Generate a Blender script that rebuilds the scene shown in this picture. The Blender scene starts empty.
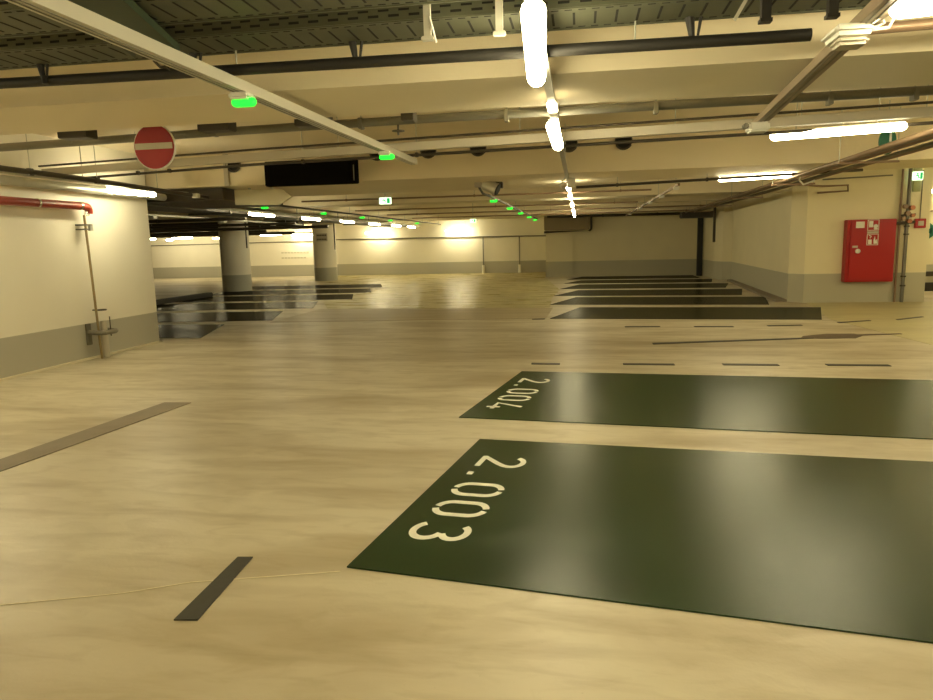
import bpy, bmesh, math, random
from mathutils import Vector, Matrix
random.seed(7)
sc = bpy.context.scene
COL = sc.collection

# ------------------------------------------------------------------ camera
cam = bpy.data.cameras.new('camera'); camo = bpy.data.objects.new('camera', cam); COL.objects.link(camo)
cam.sensor_width = 36.0; cam.lens = 36.0*700/933; cam.clip_start = .05; cam.clip_end = 200
rows = ((0.987, -0.001, 0.160), (0.158, 0.153, -0.976), (-0.023, 0.988, 0.151))
R3 = Matrix(rows); R3 = R3.to_quaternion().normalized().to_matrix()
camo.matrix_world = Matrix.Translation((0, 0, 1.5)) @ R3.to_4x4()
sc.camera = camo

# ------------------------------------------------------------------ world and exposure
w = bpy.data.worlds.new('world'); sc.world = w; w.use_nodes = True
w.node_tree.nodes['Background'].inputs[0].default_value = (1, .82, .5, 1)
w.node_tree.nodes['Background'].inputs[1].default_value = 0.02
sc.view_settings.view_transform = 'Standard'
sc.view_settings.look = 'None'
sc.view_settings.gamma = 1.0
sc.view_settings.use_curve_mapping = False
sc.view_settings.exposure = 0.66
LAMP = 36.0                       # strength of the fluorescent tubes
TINT = (1.0, .87, .53)
sc.cycles.use_denoising = True
sc.cycles.max_bounces = 8
sc.cycles.diffuse_bounces = 5
sc.cycles.sample_clamp_indirect = 6.0
sc.cycles.caustics_reflective = False

# ------------------------------------------------------------------ materials
def mat(name, col, rough=.6, metal=0., bump=0., bscale=40., spec=.5, var=0., vscale=3., coat=0.):
    m = bpy.data.materials.new(name); m.use_nodes = True
    nt = m.node_tree; N = nt.nodes; L = nt.links
    b = N['Principled BSDF']
    b.inputs['Base Color'].default_value = (*col, 1); b.inputs['Roughness'].default_value = rough
    b.inputs['Metallic'].default_value = metal; b.inputs['Specular IOR Level'].default_value = spec
    b.inputs['Coat Weight'].default_value = coat
    tc = N.new('ShaderNodeTexCoord')
    if var:
        n = N.new('ShaderNodeTexNoise'); n.inputs['Scale'].default_value = vscale; n.inputs['Detail'].default_value = 5
        L.new(tc.outputs['Object'], n.inputs['Vector'])
        mx = N.new('ShaderNodeMix'); mx.data_type = 'RGBA'
        mx.inputs[6].default_value = (*[c*(1-var) for c in col], 1); mx.inputs[7].default_value = (*[min(1, c*(1+var)) for c in col], 1)
        L.new(n.outputs['Fac'], mx.inputs[0]); L.new(mx.outputs[2], b.inputs['Base Color'])
    if bump:
        n2 = N.new('ShaderNodeTexNoise'); n2.inputs['Scale'].default_value = bscale; n2.inputs['Detail'].default_value = 3
        L.new(tc.outputs['Object'], n2.inputs['Vector'])
        bp = N.new('ShaderNodeBump'); bp.inputs['Strength'].default_value = bump; bp.inputs['Distance'].default_value = .01
        L.new(n2.outputs['Fac'], bp.inputs['Height']); L.new(bp.outputs[0], b.inputs['Normal'])
    return m

def emit(name, col, s):
    m = bpy.data.materials.new(name); m.use_nodes = True
    nt = m.node_tree; b = nt.nodes['Principled BSDF']
    b.inputs['Base Color'].default_value = (*[min(1, c) for c in col], 1)
    b.inputs['Emission Color'].default_value = (*col, 1); b.inputs['Emission Strength'].default_value = s
    return m

def wall_mat(name, split, top=(.87, .84, .72), low=(.46, .45, .38), boards=True):
    """cream paint over a grey painted plinth band that ends at height split"""
    m = bpy.data.materials.new(name); m.use_nodes = True
    nt = m.node_tree; N = nt.nodes; L = nt.links; b = N['Principled BSDF']
    g = N.new('ShaderNodeNewGeometry'); sp = N.new('ShaderNodeSeparateXYZ'); L.new(g.outputs['Position'], sp.inputs[0])
    gt = N.new('ShaderNodeMath'); gt.operation = 'GREATER_THAN'; gt.inputs[1].default_value = split
    L.new(sp.outputs['Z'], gt.inputs[0])
    n = N.new('ShaderNodeTexNoise'); n.inputs['Scale'].default_value = 1.3; n.inputs['Detail'].default_value = 6
    L.new(g.outputs['Position'], n.inputs['Vector'])
    t = N.new('ShaderNodeMix'); t.data_type = 'RGBA'
    t.inputs[6].default_value = (*[c*.93 for c in top], 1); t.inputs[7].default_value = (*[min(1, c*1.05) for c in top], 1)
    L.new(n.outputs['Fac'], t.inputs[0])
    mx = N.new('ShaderNodeMix'); mx.data_type = 'RGBA'
    L.new(gt.outputs[0], mx.inputs[0]); mx.inputs[6].default_value = (*low, 1); L.new(t.outputs[2], mx.inputs[7])
    L.new(mx.outputs[2], b.inputs['Base Color'])
    b.inputs['Roughness'].default_value = .55
    wv = N.new('ShaderNodeTexNoise'); wv.inputs['Scale'].default_value = 25
    L.new(g.outputs['Position'], wv.inputs['Vector'])
    ad = N.new('ShaderNodeMath'); ad.operation = 'MULTIPLY'; ad.inputs[1].default_value = .15
    L.new(wv.outputs['Fac'], ad.inputs[0])
    bp = N.new('ShaderNodeBump'); bp.inputs['Strength'].default_value = .25; bp.inputs['Distance'].default_value = .01
    L.new(ad.outputs[0], bp.inputs['Height']); L.new(bp.outputs[0], b.inputs['Normal'])
    return m

def gloss_coat(nt, cap, ior=1.45):
    """thin clear coat whose grazing reflection saturates at cap, as on worn matt-sealed paint"""
    N = nt.nodes; L = nt.links; b = N['Principled BSDF']; b.inputs['Specular IOR Level'].default_value = 0.0
    gl = N.new('ShaderNodeBsdfGlossy'); gl.inputs['Color'].default_value = (1, 1, 1, 1)
    fr = N.new('ShaderNodeFresnel'); fr.inputs['IOR'].default_value = ior
    mn = N.new('ShaderNodeMath'); mn.operation = 'MINIMUM'; mn.inputs[1].default_value = cap
    L.new(fr.outputs[0], mn.inputs[0])
    for src, dst in (('Roughness', 'Roughness'), ('Normal', 'Normal')):
        if b.inputs[src].links: L.new(b.inputs[src].links[0].from_socket, gl.inputs[dst])
        elif src == 'Roughness': gl.inputs[dst].default_value = b.inputs[src].default_value
    mx = N.new('ShaderNodeMixShader'); L.new(mn.outputs[0], mx.inputs[0]); L.new(b.outputs[0], mx.inputs[1]); L.new(gl.outputs[0], mx.inputs[2])
    out = [n for n in N if n.type == 'OUTPUT_MATERIAL'][0]; L.new(mx.outputs[0], out.inputs['Surface'])

def floor_mat(name, a, bcol, rough=(.3, .5), streak=(.35, 1.3), dirt=(.30, .235, .125), dirt_lo=.47, dirt_hi=.72, dirt_amt=.7, cap=.16):
    m = bpy.data.materials.new(name); m.use_nodes = True
    nt = m.node_tree; N = nt.nodes; L = nt.links; b = N['Principled BSDF']
    g = N.new('ShaderNodeNewGeometry')
    def noise(scale, vec_scale, detail=6, dist=0., rot=0.):
        mp = N.new('ShaderNodeMapping'); mp.inputs['Scale'].default_value = (*vec_scale, 1); mp.inputs['Rotation'].default_value = (0, 0, rot)
        L.new(g.outputs['Position'], mp.inputs['Vector'])
        n = N.new('ShaderNodeTexNoise'); n.inputs['Scale'].default_value = scale; n.inputs['Detail'].default_value = detail
        n.inputs['Distortion'].default_value = dist
        L.new(mp.outputs[0], n.inputs['Vector']); return n
    base = N.new('ShaderNodeMix'); base.data_type = 'RGBA'
    base.inputs[6].default_value = (*a, 1); base.inputs[7].default_value = (*bcol, 1)
    n1 = noise(.9, (1, 1), 8)
    L.new(n1.outputs['Fac'], base.inputs[0])
    def layer(prev, n, lo, hi, amt, col):
        mr = N.new('ShaderNodeMapRange'); mr.inputs[1].default_value = lo; mr.inputs[2].default_value = hi
        mr.inputs[4].default_value = amt; L.new(n.outputs['Fac'], mr.inputs[0])
        mx = N.new('ShaderNodeMix'); mx.data_type = 'RGBA'; L.new(mr.outputs[0], mx.inputs[0])
        L.new(prev.outputs[2], mx.inputs[6]); mx.inputs[7].default_value = (*col, 1); return mx
    l1 = layer(base, noise(1.0, streak, 7, .6, .12), dirt_lo, dirt_hi, dirt_amt, dirt)
    l2 = layer(l1, noise(3.2, (.35, 1.6), 9, .5, .1), .50, .72, dirt_amt*.75, dirt)
    l3 = layer(l2, noise(2.2, (1, 1), 9), .60, .85, .35, tuple(c*1.35 for c in a))
    l3 = layer(l3, noise(7, (.5, 1.3), 10, .8, .3), .50, .68, dirt_amt*.35, dirt)
    l4 = layer(l3, noise(60, (1, 1), 2), .70, .80, .18, tuple(c*.6 for c in dirt))
    L.new(l4.outputs[2], b.inputs['Base Color'])
    rr = N.new('ShaderNodeMapRange'); rr.inputs[3].default_value = rough[0]; rr.inputs[4].default_value = rough[1]
    n5 = noise(2.0, (.5, 1.5), 5); L.new(n5.outputs['Fac'], rr.inputs[0]); L.new(rr.outputs[0], b.inputs['Roughness'])
    bn = noise(45, (1, 1), 4); bp = N.new('ShaderNodeBump'); bp.inputs['Strength'].default_value = .12; bp.inputs['Distance'].default_value = .01
    L.new(bn.outputs['Fac'], bp.inputs['Height'])
    bn2 = noise(1.6, (.5, 1.6), 3); bp2 = N.new('ShaderNodeBump'); bp2.inputs['Strength'].default_value = .25; bp2.inputs['Distance'].default_value = .02
    L.new(bn2.outputs['Fac'], bp2.inputs['Height']); L.new(bp.outputs[0], bp2.inputs['Normal'])
    L.new(bp2.outputs[0], b.inputs['Normal'])
    gloss_coat(nt, cap)
    return m

M = {}
M['floor'] = floor_mat('floor_concrete', (.63, .585, .46), (.52, .465, .33), (.28, .50), dirt_lo=.45, dirt_hi=.68)
M['coat_far'] = floor_mat('floor_coating_far', (.50, .45, .22), (.42, .37, .16), (.20, .36), dirt_amt=.5, cap=.24)
M['coat_band'] = floor_mat('floor_coating_band', (.46, .39, .25), (.37, .31, .19), (.30, .45), streak=(.25, 2.2), dirt_lo=.42, dirt_hi=.66)
M['coat_right'] = floor_mat('floor_coating_right', (.58, .54, .30), (.50, .46, .24), (.35, .5), dirt_amt=.25)
M['wall_left'] = wall_mat('wall_left_paint', .50)
M['wall_far'] = wall_mat('wall_far_paint', .58)
M['wall_right'] = wall_mat('wall_right_paint', .64, top=(.84, .76, .50), low=(.48, .46, .34))
M['column'] = wall_mat('column_paint', .58, top=(.84, .80, .66), low=(.42, .42, .35))
M['concrete'] = mat('painted_concrete', (.80, .71, .52), .8, var=.10, vscale=1.2, bump=.2)
M['beam'] = mat('beam_paint', (.84, .75, .54), .7, var=.08, vscale=.8, bump=.15)
M['steel'] = mat('galvanised_steel', (.50, .50, .43), .45, .6, var=.15, vscale=8)
M['pale'] = mat('pale_grey_metal', (.62, .60, .50), .4, .3, var=.06)
M['tray'] = mat('olive_cable_tray', (.12, .125, .08), .5, .45, var=.2, vscale=10)
M['slot'] = mat('dark_slot', (.012, .012, .01), .9)
M['black'] = mat('black_rubber', (.02, .018, .014), .6)
M['darkpipe'] = mat('dark_pipe_paint', (.055, .045, .03), .5, .2, var=.2)
M['brownpipe'] = mat('brown_pipe_paint', (.27, .18, .11), .45, .3, var=.2)
M['greypipe'] = mat('grey_pipe', (.20, .19, .15), .5, .4, var=.2)
M['redpipe'] = mat('red_pipe_paint', (.27, .035, .018), .35, var=.2)
M['red'] = mat('red_enamel', (.40, .010, .010), .35, spec=.4)
M['redsign'] = mat('red_sign_face', (.33, .01, .012), .5)
M['white'] = mat('white_plastic', (.80, .79, .70), .45)
M['dull'] = mat('dull_white', (.52, .48, .38), .6)
M['display'] = mat('black_display_panel', (.006, .005, .004), .9, spec=.05)
M['palebrown'] = mat('pale_brown_rail', (.31, .24, .16), .45, .2)
M['faint'] = mat('faint_lettering', (.58, .55, .44), .7)
M['brasspipe'] = mat('aged_brass', (.30, .23, .11), .4, .5, var=.15)
M['crack'] = mat('pale_crack_filler', (.72, .66, .48), .7)
M['digit'] = mat('white_road_paint', (.78, .77, .68), .55, var=.15, vscale=14)
M['dash'] = mat('black_floor_tape', (.035, .034, .025), .5, var=.3, vscale=20)
M['greystrip'] = mat('worn_grey_paint', (.24, .20, .145), .6, var=.25, vscale=4)
M['stain'] = mat('dark_tyre_stain', (.12, .09, .06), .55, var=.3, vscale=5)
M['kerbwhite'] = mat('cream_line_paint', (.62, .58, .40), .5)
M['chrome'] = mat('chrome_metal', (.75, .73, .66), .18, 1.)
M['brass'] = mat('copper_cable', (.40, .16, .07), .4, .5)
M['greensign'] = mat('dark_green_sign', (.02, .14, .08), .5)
M['tube'] = emit('fluorescent_tube', TINT, LAMP)
M['tubefar'] = emit('fluorescent_tube_far', TINT, LAMP*1.0)
M['green'] = emit('green_indicator', (.01, 1.0, .03), 1.6)
M['whiteled'] = emit('white_indicator', TINT, 8.0)
M['exitwhite'] = emit('exit_sign_white', (.75, 1., .65), 1.2)
M['exitgreen'] = emit('exit_sign_green', (.01, .35, .10), .8)

def bay_mat(name, col, rough=.27, cap=.25, bumpy=.32):
    m = bpy.data.materials.new(name); m.use_nodes = True
    nt = m.node_tree; N = nt.nodes; L = nt.links; b = N['Principled BSDF']
    g = N.new('ShaderNodeNewGeometry')
    n = N.new('ShaderNodeTexNoise'); n.inputs['Scale'].default_value = 1.4; n.inputs['Detail'].default_value = 7
    mp = N.new('ShaderNodeMapping'); mp.inputs['Scale'].default_value = (.6, 2.0, 1); L.new(g.outputs['Position'], mp.inputs[0])
    L.new(mp.outputs[0], n.inputs['Vector'])
    mx = N.new('ShaderNodeMix'); mx.data_type = 'RGBA'
    mx.inputs[6].default_value = (*[c*.75 for c in col], 1); mx.inputs[7].default_value = (*[c*1.5 for c in col], 1)
    L.new(n.outputs['Fac'], mx.inputs[0]); L.new(mx.outputs[2], b.inputs['Base Color'])
    mr = N.new('ShaderNodeMapRange'); mr.inputs[3].default_value = rough-.04; mr.inputs[4].default_value = rough+.12
    L.new(n.outputs['Fac'], mr.inputs[0]); L.new(mr.outputs[0], b.inputs['Roughness'])
    n2 = N.new('ShaderNodeTexNoise'); n2.inputs['Scale'].default_value = 95; n2.inputs['Detail'].default_value = 3
    L.new(g.outputs['Position'], n2.inputs['Vector'])
    bp = N.new('ShaderNodeBump'); bp.inputs['Strength'].default_value = bumpy; bp.inputs['Distance'].default_value = .0035
    L.new(n2.outputs['Fac'], bp.inputs['Height']); L.new(bp.outputs[0], b.inputs['Normal'])
    gr = N.new('ShaderNodeMapRange'); gr.inputs[1].default_value = .52; gr.inputs[2].default_value = .75; gr.inputs[4].default_value = .5
    L.new(n2.outputs['Fac'], gr.inputs[0])
    m2 = N.new('ShaderNodeMix'); m2.data_type = 'RGBA'; L.new(gr.outputs[0], m2.inputs[0]); L.new(mx.outputs[2], m2.inputs[6])
    m2.inputs[7].default_value = (*[c*2.2 for c in col], 1); L.new(m2.outputs[2], b.inputs['Base Color'])
    gloss_coat(nt, cap)
    return m
M['bay'] = bay_mat('dark_green_bay_paint', (.010, .028, .008), .20, .20, .4)
M['bayfar'] = bay_mat('dark_brown_bay_paint', (.030, .030, .014), .20, .14, .2)
M['bayleft'] = bay_mat('black_bay_paint', (.020, .017, .008), .15, .08, .12)

# ------------------------------------------------------------------ mesh helpers
def V(*a): return Vector(a)
def add_box(bm, x0, y0, z0, x1, y1, z1, bev=0.):
    r = bmesh.ops.create_cube(bm, size=1)
    for v in r['verts']:
        v.co = Vector(((x0+x1)/2 + v.co.x*(x1-x0), (y0+y1)/2 + v.co.y*(y1-y0), (z0+z1)/2 + v.co.z*(z1-z0)))
    if bev:
        es = list({e for v in r['verts'] for e in v.link_edges})
        bmesh.ops.bevel(bm, geom=es, offset=bev, segments=2, affect='EDGES')
def add_prism(bm, pts, z0, z1):
    a = [bm.verts.new((x, y, z0)) for x, y in pts]; b = [bm.verts.new((x, y, z1)) for x, y in pts]
    n = len(pts); bm.faces.new(a[::-1]); bm.faces.new(b)
    for i in range(n): bm.faces.new((a[i], a[(i+1) % n], b[(i+1) % n], b[i]))
def add_tube(bm, pts, r, seg=10, caps=True):
    pts = [Vector(p) for p in pts]; rings = []
    n = len(pts); up = None
    for i, p in enumerate(pts):
        if i == 0: t = pts[1]-p
        elif i == n-1: t = p-pts[i-1]
        else: t = (pts[i+1]-p).normalized() + (p-pts[i-1]).normalized()
        t.normalize()
        if up is None: up = Vector((0, 0, 1)) if abs(t.z) < .9 else Vector((1, 0, 0))
        s = t.cross(up).normalized(); u = s.cross(t).normalized(); up = u
        rr = r[i] if isinstance(r, (list, tuple)) else r
        rings.append([bm.verts.new(p + rr*(math.cos(a)*s + math.sin(a)*u)) for a in [2*math.pi*k/seg for k in range(seg)]])
    for a, b in zip(rings, rings[1:]):
        for k in range(seg): bm.faces.new((a[k], a[(k+1) % seg], b[(k+1) % seg], b[k]))
    if caps: bm.faces.new(rings[0][::-1]); bm.faces.new(rings[-1])
def bar(bm, p, q, wd, ht):
    """rectangular bar from p to q, wd across, ht tall"""
    p = Vector(p); q = Vector(q); t = (q-p).normalized()
    up = Vector((0, 0, 1)) if abs(t.z) < .9 else Vector((0, 1, 0))
    s = t.cross(up).normalized(); u = s.cross(t).normalized()
    vs = []
    for c in (p, q):
        for a, b in ((-1, -1), (1, -1), (1, 1), (-1, 1)): vs.append(bm.verts.new(c + s*a*wd/2 + u*b*ht/2))
    for f in ((3, 2, 1, 0), (4, 5, 6, 7), (0, 1, 5, 4), (1, 2, 6, 5), (2, 3, 7, 6), (3, 0, 4, 7)): bm.faces.new([vs[i] for i in f])
def elbow(a, b, c, r, n=5):
    a, b, c = Vector(a), Vector(b), Vector(c)
    p = b + (a-b).normalized()*r; q = b + (c-b).normalized()*r
    return [p.lerp(b, i/n).lerp(b.lerp(q, i/n), i/n) for i in range(n+1)]
def BM(): return bmesh.new()
def finish(bm, name, m, origin=(0, 0, 0), smooth=False):
    o3 = Vector(origin)
    for v in bm.verts: v.co -= o3
    bmesh.ops.recalc_face_normals(bm, faces=bm.faces)
    me = bpy.data.meshes.new(name); bm.to_mesh(me); bm.free()
    if smooth:
        for p in me.polygons: p.use_smooth = True
        try: me.set_sharp_from_angle(angle=math.radians(40))
        except Exception: pass
    me.materials.append(m)
    o = bpy.data.objects.new(name, me); COL.objects.link(o); o.location = o3
    return o
def props(o, label=None, cat=None, group=None, kind=None):
    if label: o['label'] = label
    if cat: o['category'] = cat
    if group: o['group'] = group
    if kind: o['kind'] = kind
    return o
def struct(name, bm, m, label=None):
    o = finish(bm, name, m); o['kind'] = 'structure'
    if label: o['label'] = label
    return o
def single(name, bm, m, label, cat, loc=(0, 0, 0), group=None, smooth=False):
    return props(finish(bm, name, m, loc, smooth), label, cat, group)
def thing(name, label, cat, loc=(0, 0, 0), group=None):
    o = bpy.data.objects.new(name, None); o.empty_display_size = .1; COL.objects.link(o); o.location = loc
    return props(o, label, cat, group)
def wpos(o):
    p = Vector(o.location)
    while o.parent: o = o.parent; p += Vector(o.location)
    return p
def part(name, bm, m, parent, smooth=False, label=None):
    """mesh given in world coordinates, made a child of parent"""
    o = finish(bm, name, m, wpos(parent), smooth); o.location = (0, 0, 0); o.parent = parent
    if label: o['label'] = label
    return o
def dup(root, loc, label, rot=None):
    r = root.copy(); COL.objects.link(r); r.location = loc; r['label'] = label
    if rot is not None: r.rotation_euler = (0, 0, rot)
    for ch in root.children:
        c = ch.copy(); COL.objects.link(c); c.parent = r
        for g in ch.children:
            d = g.copy(); COL.objects.link(d); d.parent = c
    return r

CEIL = 3.0
# ================================================================== THE SHELL
b = BM(); add_box(b, -27, -6, -.2, 12, 35, 0); struct('floor', b, M['floor'])
b = BM(); add_box(b, -27, -6, CEIL, 12, 35, CEIL+.2); struct('ceiling', b, M['concrete'])
b = BM(); add_prism(b, [(-6.0, 16.1), (-.67, 15.96), (-.72, 18.8), (-.6, 21.8), (-1.45, 29.6), (-1.45, 34.5), (-12.2, 34.5), (-12.2, 30), (-6.6, 24), (-6.9, 20.5), (-6.3, 19.0), (-6.9, 18.2)], 0, .004)
struct('floor_coating', b, M['coat_far'])
b = BM(); add_prism(b, [(-6.2, 13.3), (-.65, 13.75), (-.6, 15.95), (-6.2, 16.08)], 0, .004); struct('floor_coating', b, M['coat_band'])
b = BM(); add_prism(b, [(4.42, 13.3), (4.66, 10.3), (5.3, 5), (12, 5), (12, 16.6), (5.0, 16.6)], 0, .004); struct('floor_coating', b, M['coat_right'])

b = BM(); add_box(b, -27, 34.5, 0, -1.4, 34.8, CEIL); struct('wall_far', b, M['wall_far'])
b = BM(); add_box(b, -1.4, 29.8, 0, -.29, 34.6, CEIL); add_box(b, -.29, 29.92, 0, 4.8, 34.6, CEIL); struct('wall_back_right', b, M['wall_right'])
b = BM(); add_box(b, -7.2, -6, 0, -6.85, 10.5, CEIL); struct('wall_left', b, M['wall_left'])
b = BM(); add_box(b, -27.2, -6, 0, -27, 35, CEIL); struct('wall_left_far', b, M['wall_far'])
b = BM(); add_box(b, -27.2, -6.2, 0, 12.2, -6, CEIL); struct('wall_behind', b, M['wall_left'])
b = BM(); add_prism(b, [(4.68, 16.95), (4.93, 16.65), (6.95, 16.65), (6.95, 16.95), (7.15, 16.95), (7.15, 17.3), (5.4, 17.3), (5.45, 25.6), (5.2, 25.6)], 0, CEIL)
struct('wall_right', b, M['wall_right'])
b = BM(); add_prism(b, [(5.32, 25.7), (5.6, 25.7), (5.6, 30), (4.80, 30), (4.80, 26.7), (4.95, 25.95)], 0, CEIL); struct('wall_right_far', b, M['wall_right'])
b = BM(); add_box(b, 6.95, 16.62, 0, 7.17, 16.95, 2.36); add_box(b, 7.17, 16.62, 0, 7.40, 17.3, CEIL); struct('wall_right_end', b, M['wall_right'])
b = BM(); add_box(b, 7.34, 20.6, 0, 12, 20.8, CEIL); add_box(b, 7.2, 17.3, 0, 7.34, 20.8, CEIL); struct('wall_right_recess', b, M['wall_right'])
b = BM(); add_box(b, 12, -6, 0, 12.2, 20.8, CEIL); struct('wall_right_near', b, M['wall_right'])
b = BM(); add_prism(b, [(4.42, 16.9), (4.68, 16.95), (5.2, 25.3), (5.0, 25.3), (4.5, 18.5)], 0, .05); struct('trim_1', b, M['greystrip'])

# downstand beams, running across the aisle
def beam(y0, y1, z0, x0=-14, x1=12, yl=None):
    b = BM()
    add_prism(b, [(x0, y0), (x1, y0), (x1, y1), (x0, y1)], z0, CEIL)
    return struct('ceiling_beam', b, M['beam'])
beam(4.48, 5.47, 2.5, -6.85)
b = BM(); add_prism(b, [(-14, 10.85), (4.65, 10.85), (12, 10.85), (12, 12.1), (1.9, 12.4), (-1, 13.6), (-14, 13.6)], 2.5, CEIL)
struct('ceiling_beam', b, M['beam'])
for k, (y0, y1) in enumerate(((17.3, 18.3), (20.6, 21.2), (23.8, 24.8), (27.2, 27.8), (30.3, 31.3))):
    beam(y0, y1, 2.52, -26, 4.6 if y0 > 20 else 5.2)
beam(-2.0, -1.0, 2.5, -6.85)
# cover strips over the joints of the broad beam
for x in (-7.1, -5.62):
    b = BM(); add_box(b, x-.035, 10.80, 2.5, x+.035, 10.86, CEIL)
    single('joint_cover', b, M['dull'], 'vertical cream cover strip on the broad beam ' + ('above the end of the left wall' if x < -6 else 'left of the black display board'), 'cover strip', (x, 10.83, 2.5))

# round columns
def column(x, y, r, label):
    b = BM(); add_tube(b, [(x, y, 0), (x, y, CEIL)], r, 40)
    t = single('concrete_column', b, M['column'], label, 'column', (x, y, 0), smooth=True)
    return t
column(-12.02, 23.35, .50, 'nearer and thicker of the two round columns, with grey painted foot')
column(-11.08, 29.75, .50, 'farther round column with small dark notices near its top')
for dz, wd in ((2.05, .42), (1.93, .30), (1.80, .34)):
    pass
t = thing('column_notice', 'small dark two-row notice near the top of the farther round column', 'notice', (-10.75, 29.24, 1.7))
b = BM(); add_box(b, -11.25, 29.235, 1.72, -10.75, 29.25, 2.05); part('board', b, M['dull'], t)
for z in (1.97, 1.80):
    b = BM()
    for i in range(6):
        x = -11.22 + i*.075; add_box(b, x, 29.225, z-.03, x+.05, 29.236, z+.03)
    part('lettering', b, M['darkpipe'], t)

# ================================================================== FLOOR MARKINGS
Z0 = .004
def stroke(bm, pts, wd, z0, z1):
    P = [Vector((p[0], p[1])) for p in pts]; L = []; R = []
    for i, p in enumerate(P):
        if i == 0: t = P[1]-p
        elif i == len(P)-1: t = p-P[i-1]
        else: t = (P[i+1]-p).normalized() + (p-P[i-1]).normalized()
        t.normalize(); n = Vector((-t.y, t.x))*wd/2
        L.append(p+n); R.append(p-n)
    for i in range(len(P)-1):
        add_prism(bm, [R[i], R[i+1], L[i+1], L[i]], z0, z1)
def arc(cx, cy, rx, ry, a0, a1, n=14):
    return [(cx+rx*math.cos(math.radians(a0+(a1-a0)*i/n)), cy+ry*math.sin(math.radians(a0+(a1-a0)*i/n))) for i in range(n+1)]
GL = {   # glyph strokes, in a box 0..0.6 wide and 0..1 high
 '2': [arc(.30, .72, .24, .22, 165, -10) + [(.50, .58), (.40, .44), (.06, .06), (.06, .05)], [(.02, .05), (.58, .05)]],
 '0': [arc(.3, .68, .24, .26, 80, 0, 8) + arc(.3, .32, .24, .26, 0, -80, 8), arc(.3, .32, .24, .26, 260, 180, 8) + arc(.3, .68, .24, .26, 180, 100, 8)],
 '3': [arc(.28, .74, .22, .20, 150, -70), arc(.28, .29, .25, .24, 75, -150)],
 '4': [[(.42, 0), (.42, .38)], [(.42, .20), (.02, .20), (.34, .97)], [(.42, .20), (.60, .20)]],
 '.': [[(.0, .06), (.14, .06)]],
}
def numeral(txt, base, along, up, h, parent):
    """txt painted on the floor: reads in direction along, tops point to up"""
    along = Vector(along).normalized(); up = Vector(up).normalized(); pos = 0.
    for ch, pos in zip(txt, (0, .355, .56, .88, 1.215)):
        b = BM()
        for q, s in enumerate(GL[ch]): stroke(b, s, .115, 0, .0015+.0004*q)
        for v in b.verts:
            p = Vector(base) + along*(pos + v.co.x*h*1.22) + up*(v.co.y*h); v.co = Vector((p.x, p.y, Z0 + .0045 + v.co.z))
        part('full_stop' if ch == '.' else 'numeral', b, M['digit'], parent)
bay_group = 'painted parking bays'
def bay(pts, label, m, z=Z0):
    c = Vector(pts[0])
    t = thing('parking_bay', label, 'parking bay', (c.x, c.y, 0), None)
    b = BM(); add_prism(b, pts, z-.003, z+.004); part('paint_patch', b, m, t)
    return t
t = bay([(-1.082, 2.972), (1.286, 2.623), (4.1, 2.20), (4.6, 4.62), (2.293, 4.862), (-.758, 5.167)], 'nearest dark green parking bay, painted with the number 2.003', M['bay'])
numeral('2.003', (-.665, 4.74), (-.165, -1.0), (1, -.10), .325, t)
t = bay([(-1.036, 5.833), (2.547, 5.426), (4.9, 5.15), (5.3, 7.50), (3.555, 7.669), (-.666, 8.026)], 'second dark green parking bay, painted with the number 2.004', M['bay'])
numeral('2.004', (-.62, 7.60), (-.165, -1.0), (1, -.10), .325, t)
far = [((-.576, 13.668), (4.256, 13.246), (4.95, 15.50), (0.0, 15.95)),
       ((-.70, 16.72), (4.12, 16.25), (4.55, 18.35), (-.1, 18.85)),
       ((-.70, 19.40), (4.15, 19.05), (4.62, 21.2), (-.05, 21.5)),
       ((-.62, 22.15), (4.3, 21.9), (4.80, 24.0), (.0, 24.3)),
       ((-.55, 24.95), (4.4, 24.7), (4.75, 26.6), (.05, 26.9)),
       ((-.50, 27.5), (4.45, 27.3), (4.5, 29.5), (.1, 29.6))]
names = ['nearest and longest unnumbered dark bay of the right hand far row', 'second unnumbered dark bay of the right far row, ending at the wall corner',
         'third unnumbered dark bay of the right far row, counted from the front', 'fourth unnumbered dark bay of the right far row, counted from the front',
         'fifth unnumbered dark bay of the right far row, last but one before the back wall', 'last unnumbered dark bay of the right far row, against the back wall']
for q, nm in zip(far, names): bay(q, nm, M['bayfar'])
lf = ['nearest glossy dark bay on the left, beside the end of the cream wall', 'second glossy dark bay on the left, in front of the round columns',
      'third glossy dark bay on the left, its end cut by a diagonal', 'fourth glossy dark bay on the left, between the two columns in depth',
      'fifth glossy dark bay on the left, just before the farther column', 'sixth glossy dark bay on the left, in front of the far wall']
for k in range(6):
    y = 10.98 + 2.68*k; xe = (-6.39, -6.32, -6.48, -6.35, -6.6, -7.0)[k]; sl = .02 if k == 0 else .10
    L_ = 5.3
    bay([(xe, y), (xe-.62, y+1.98), (xe-.62-L_, y+1.98-sl*L_), (xe-L_, y-sl*L_)], lf[k], M['bayleft'])
    if k > 0 :
        y2 = y; bay([(xe-10.6, y-sl*10), (xe-11.2, y+1.98-sl*10), (xe-16, y+1.98-sl*15), (xe-15.5, y-sl*15)], 'glossy dark bay of the outer left row, ' + ['', 'nearest of that row', 'second of that row', 'third of that row', 'fourth of that row', 'farthest of that row'][k], M['bayleft'])

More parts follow.
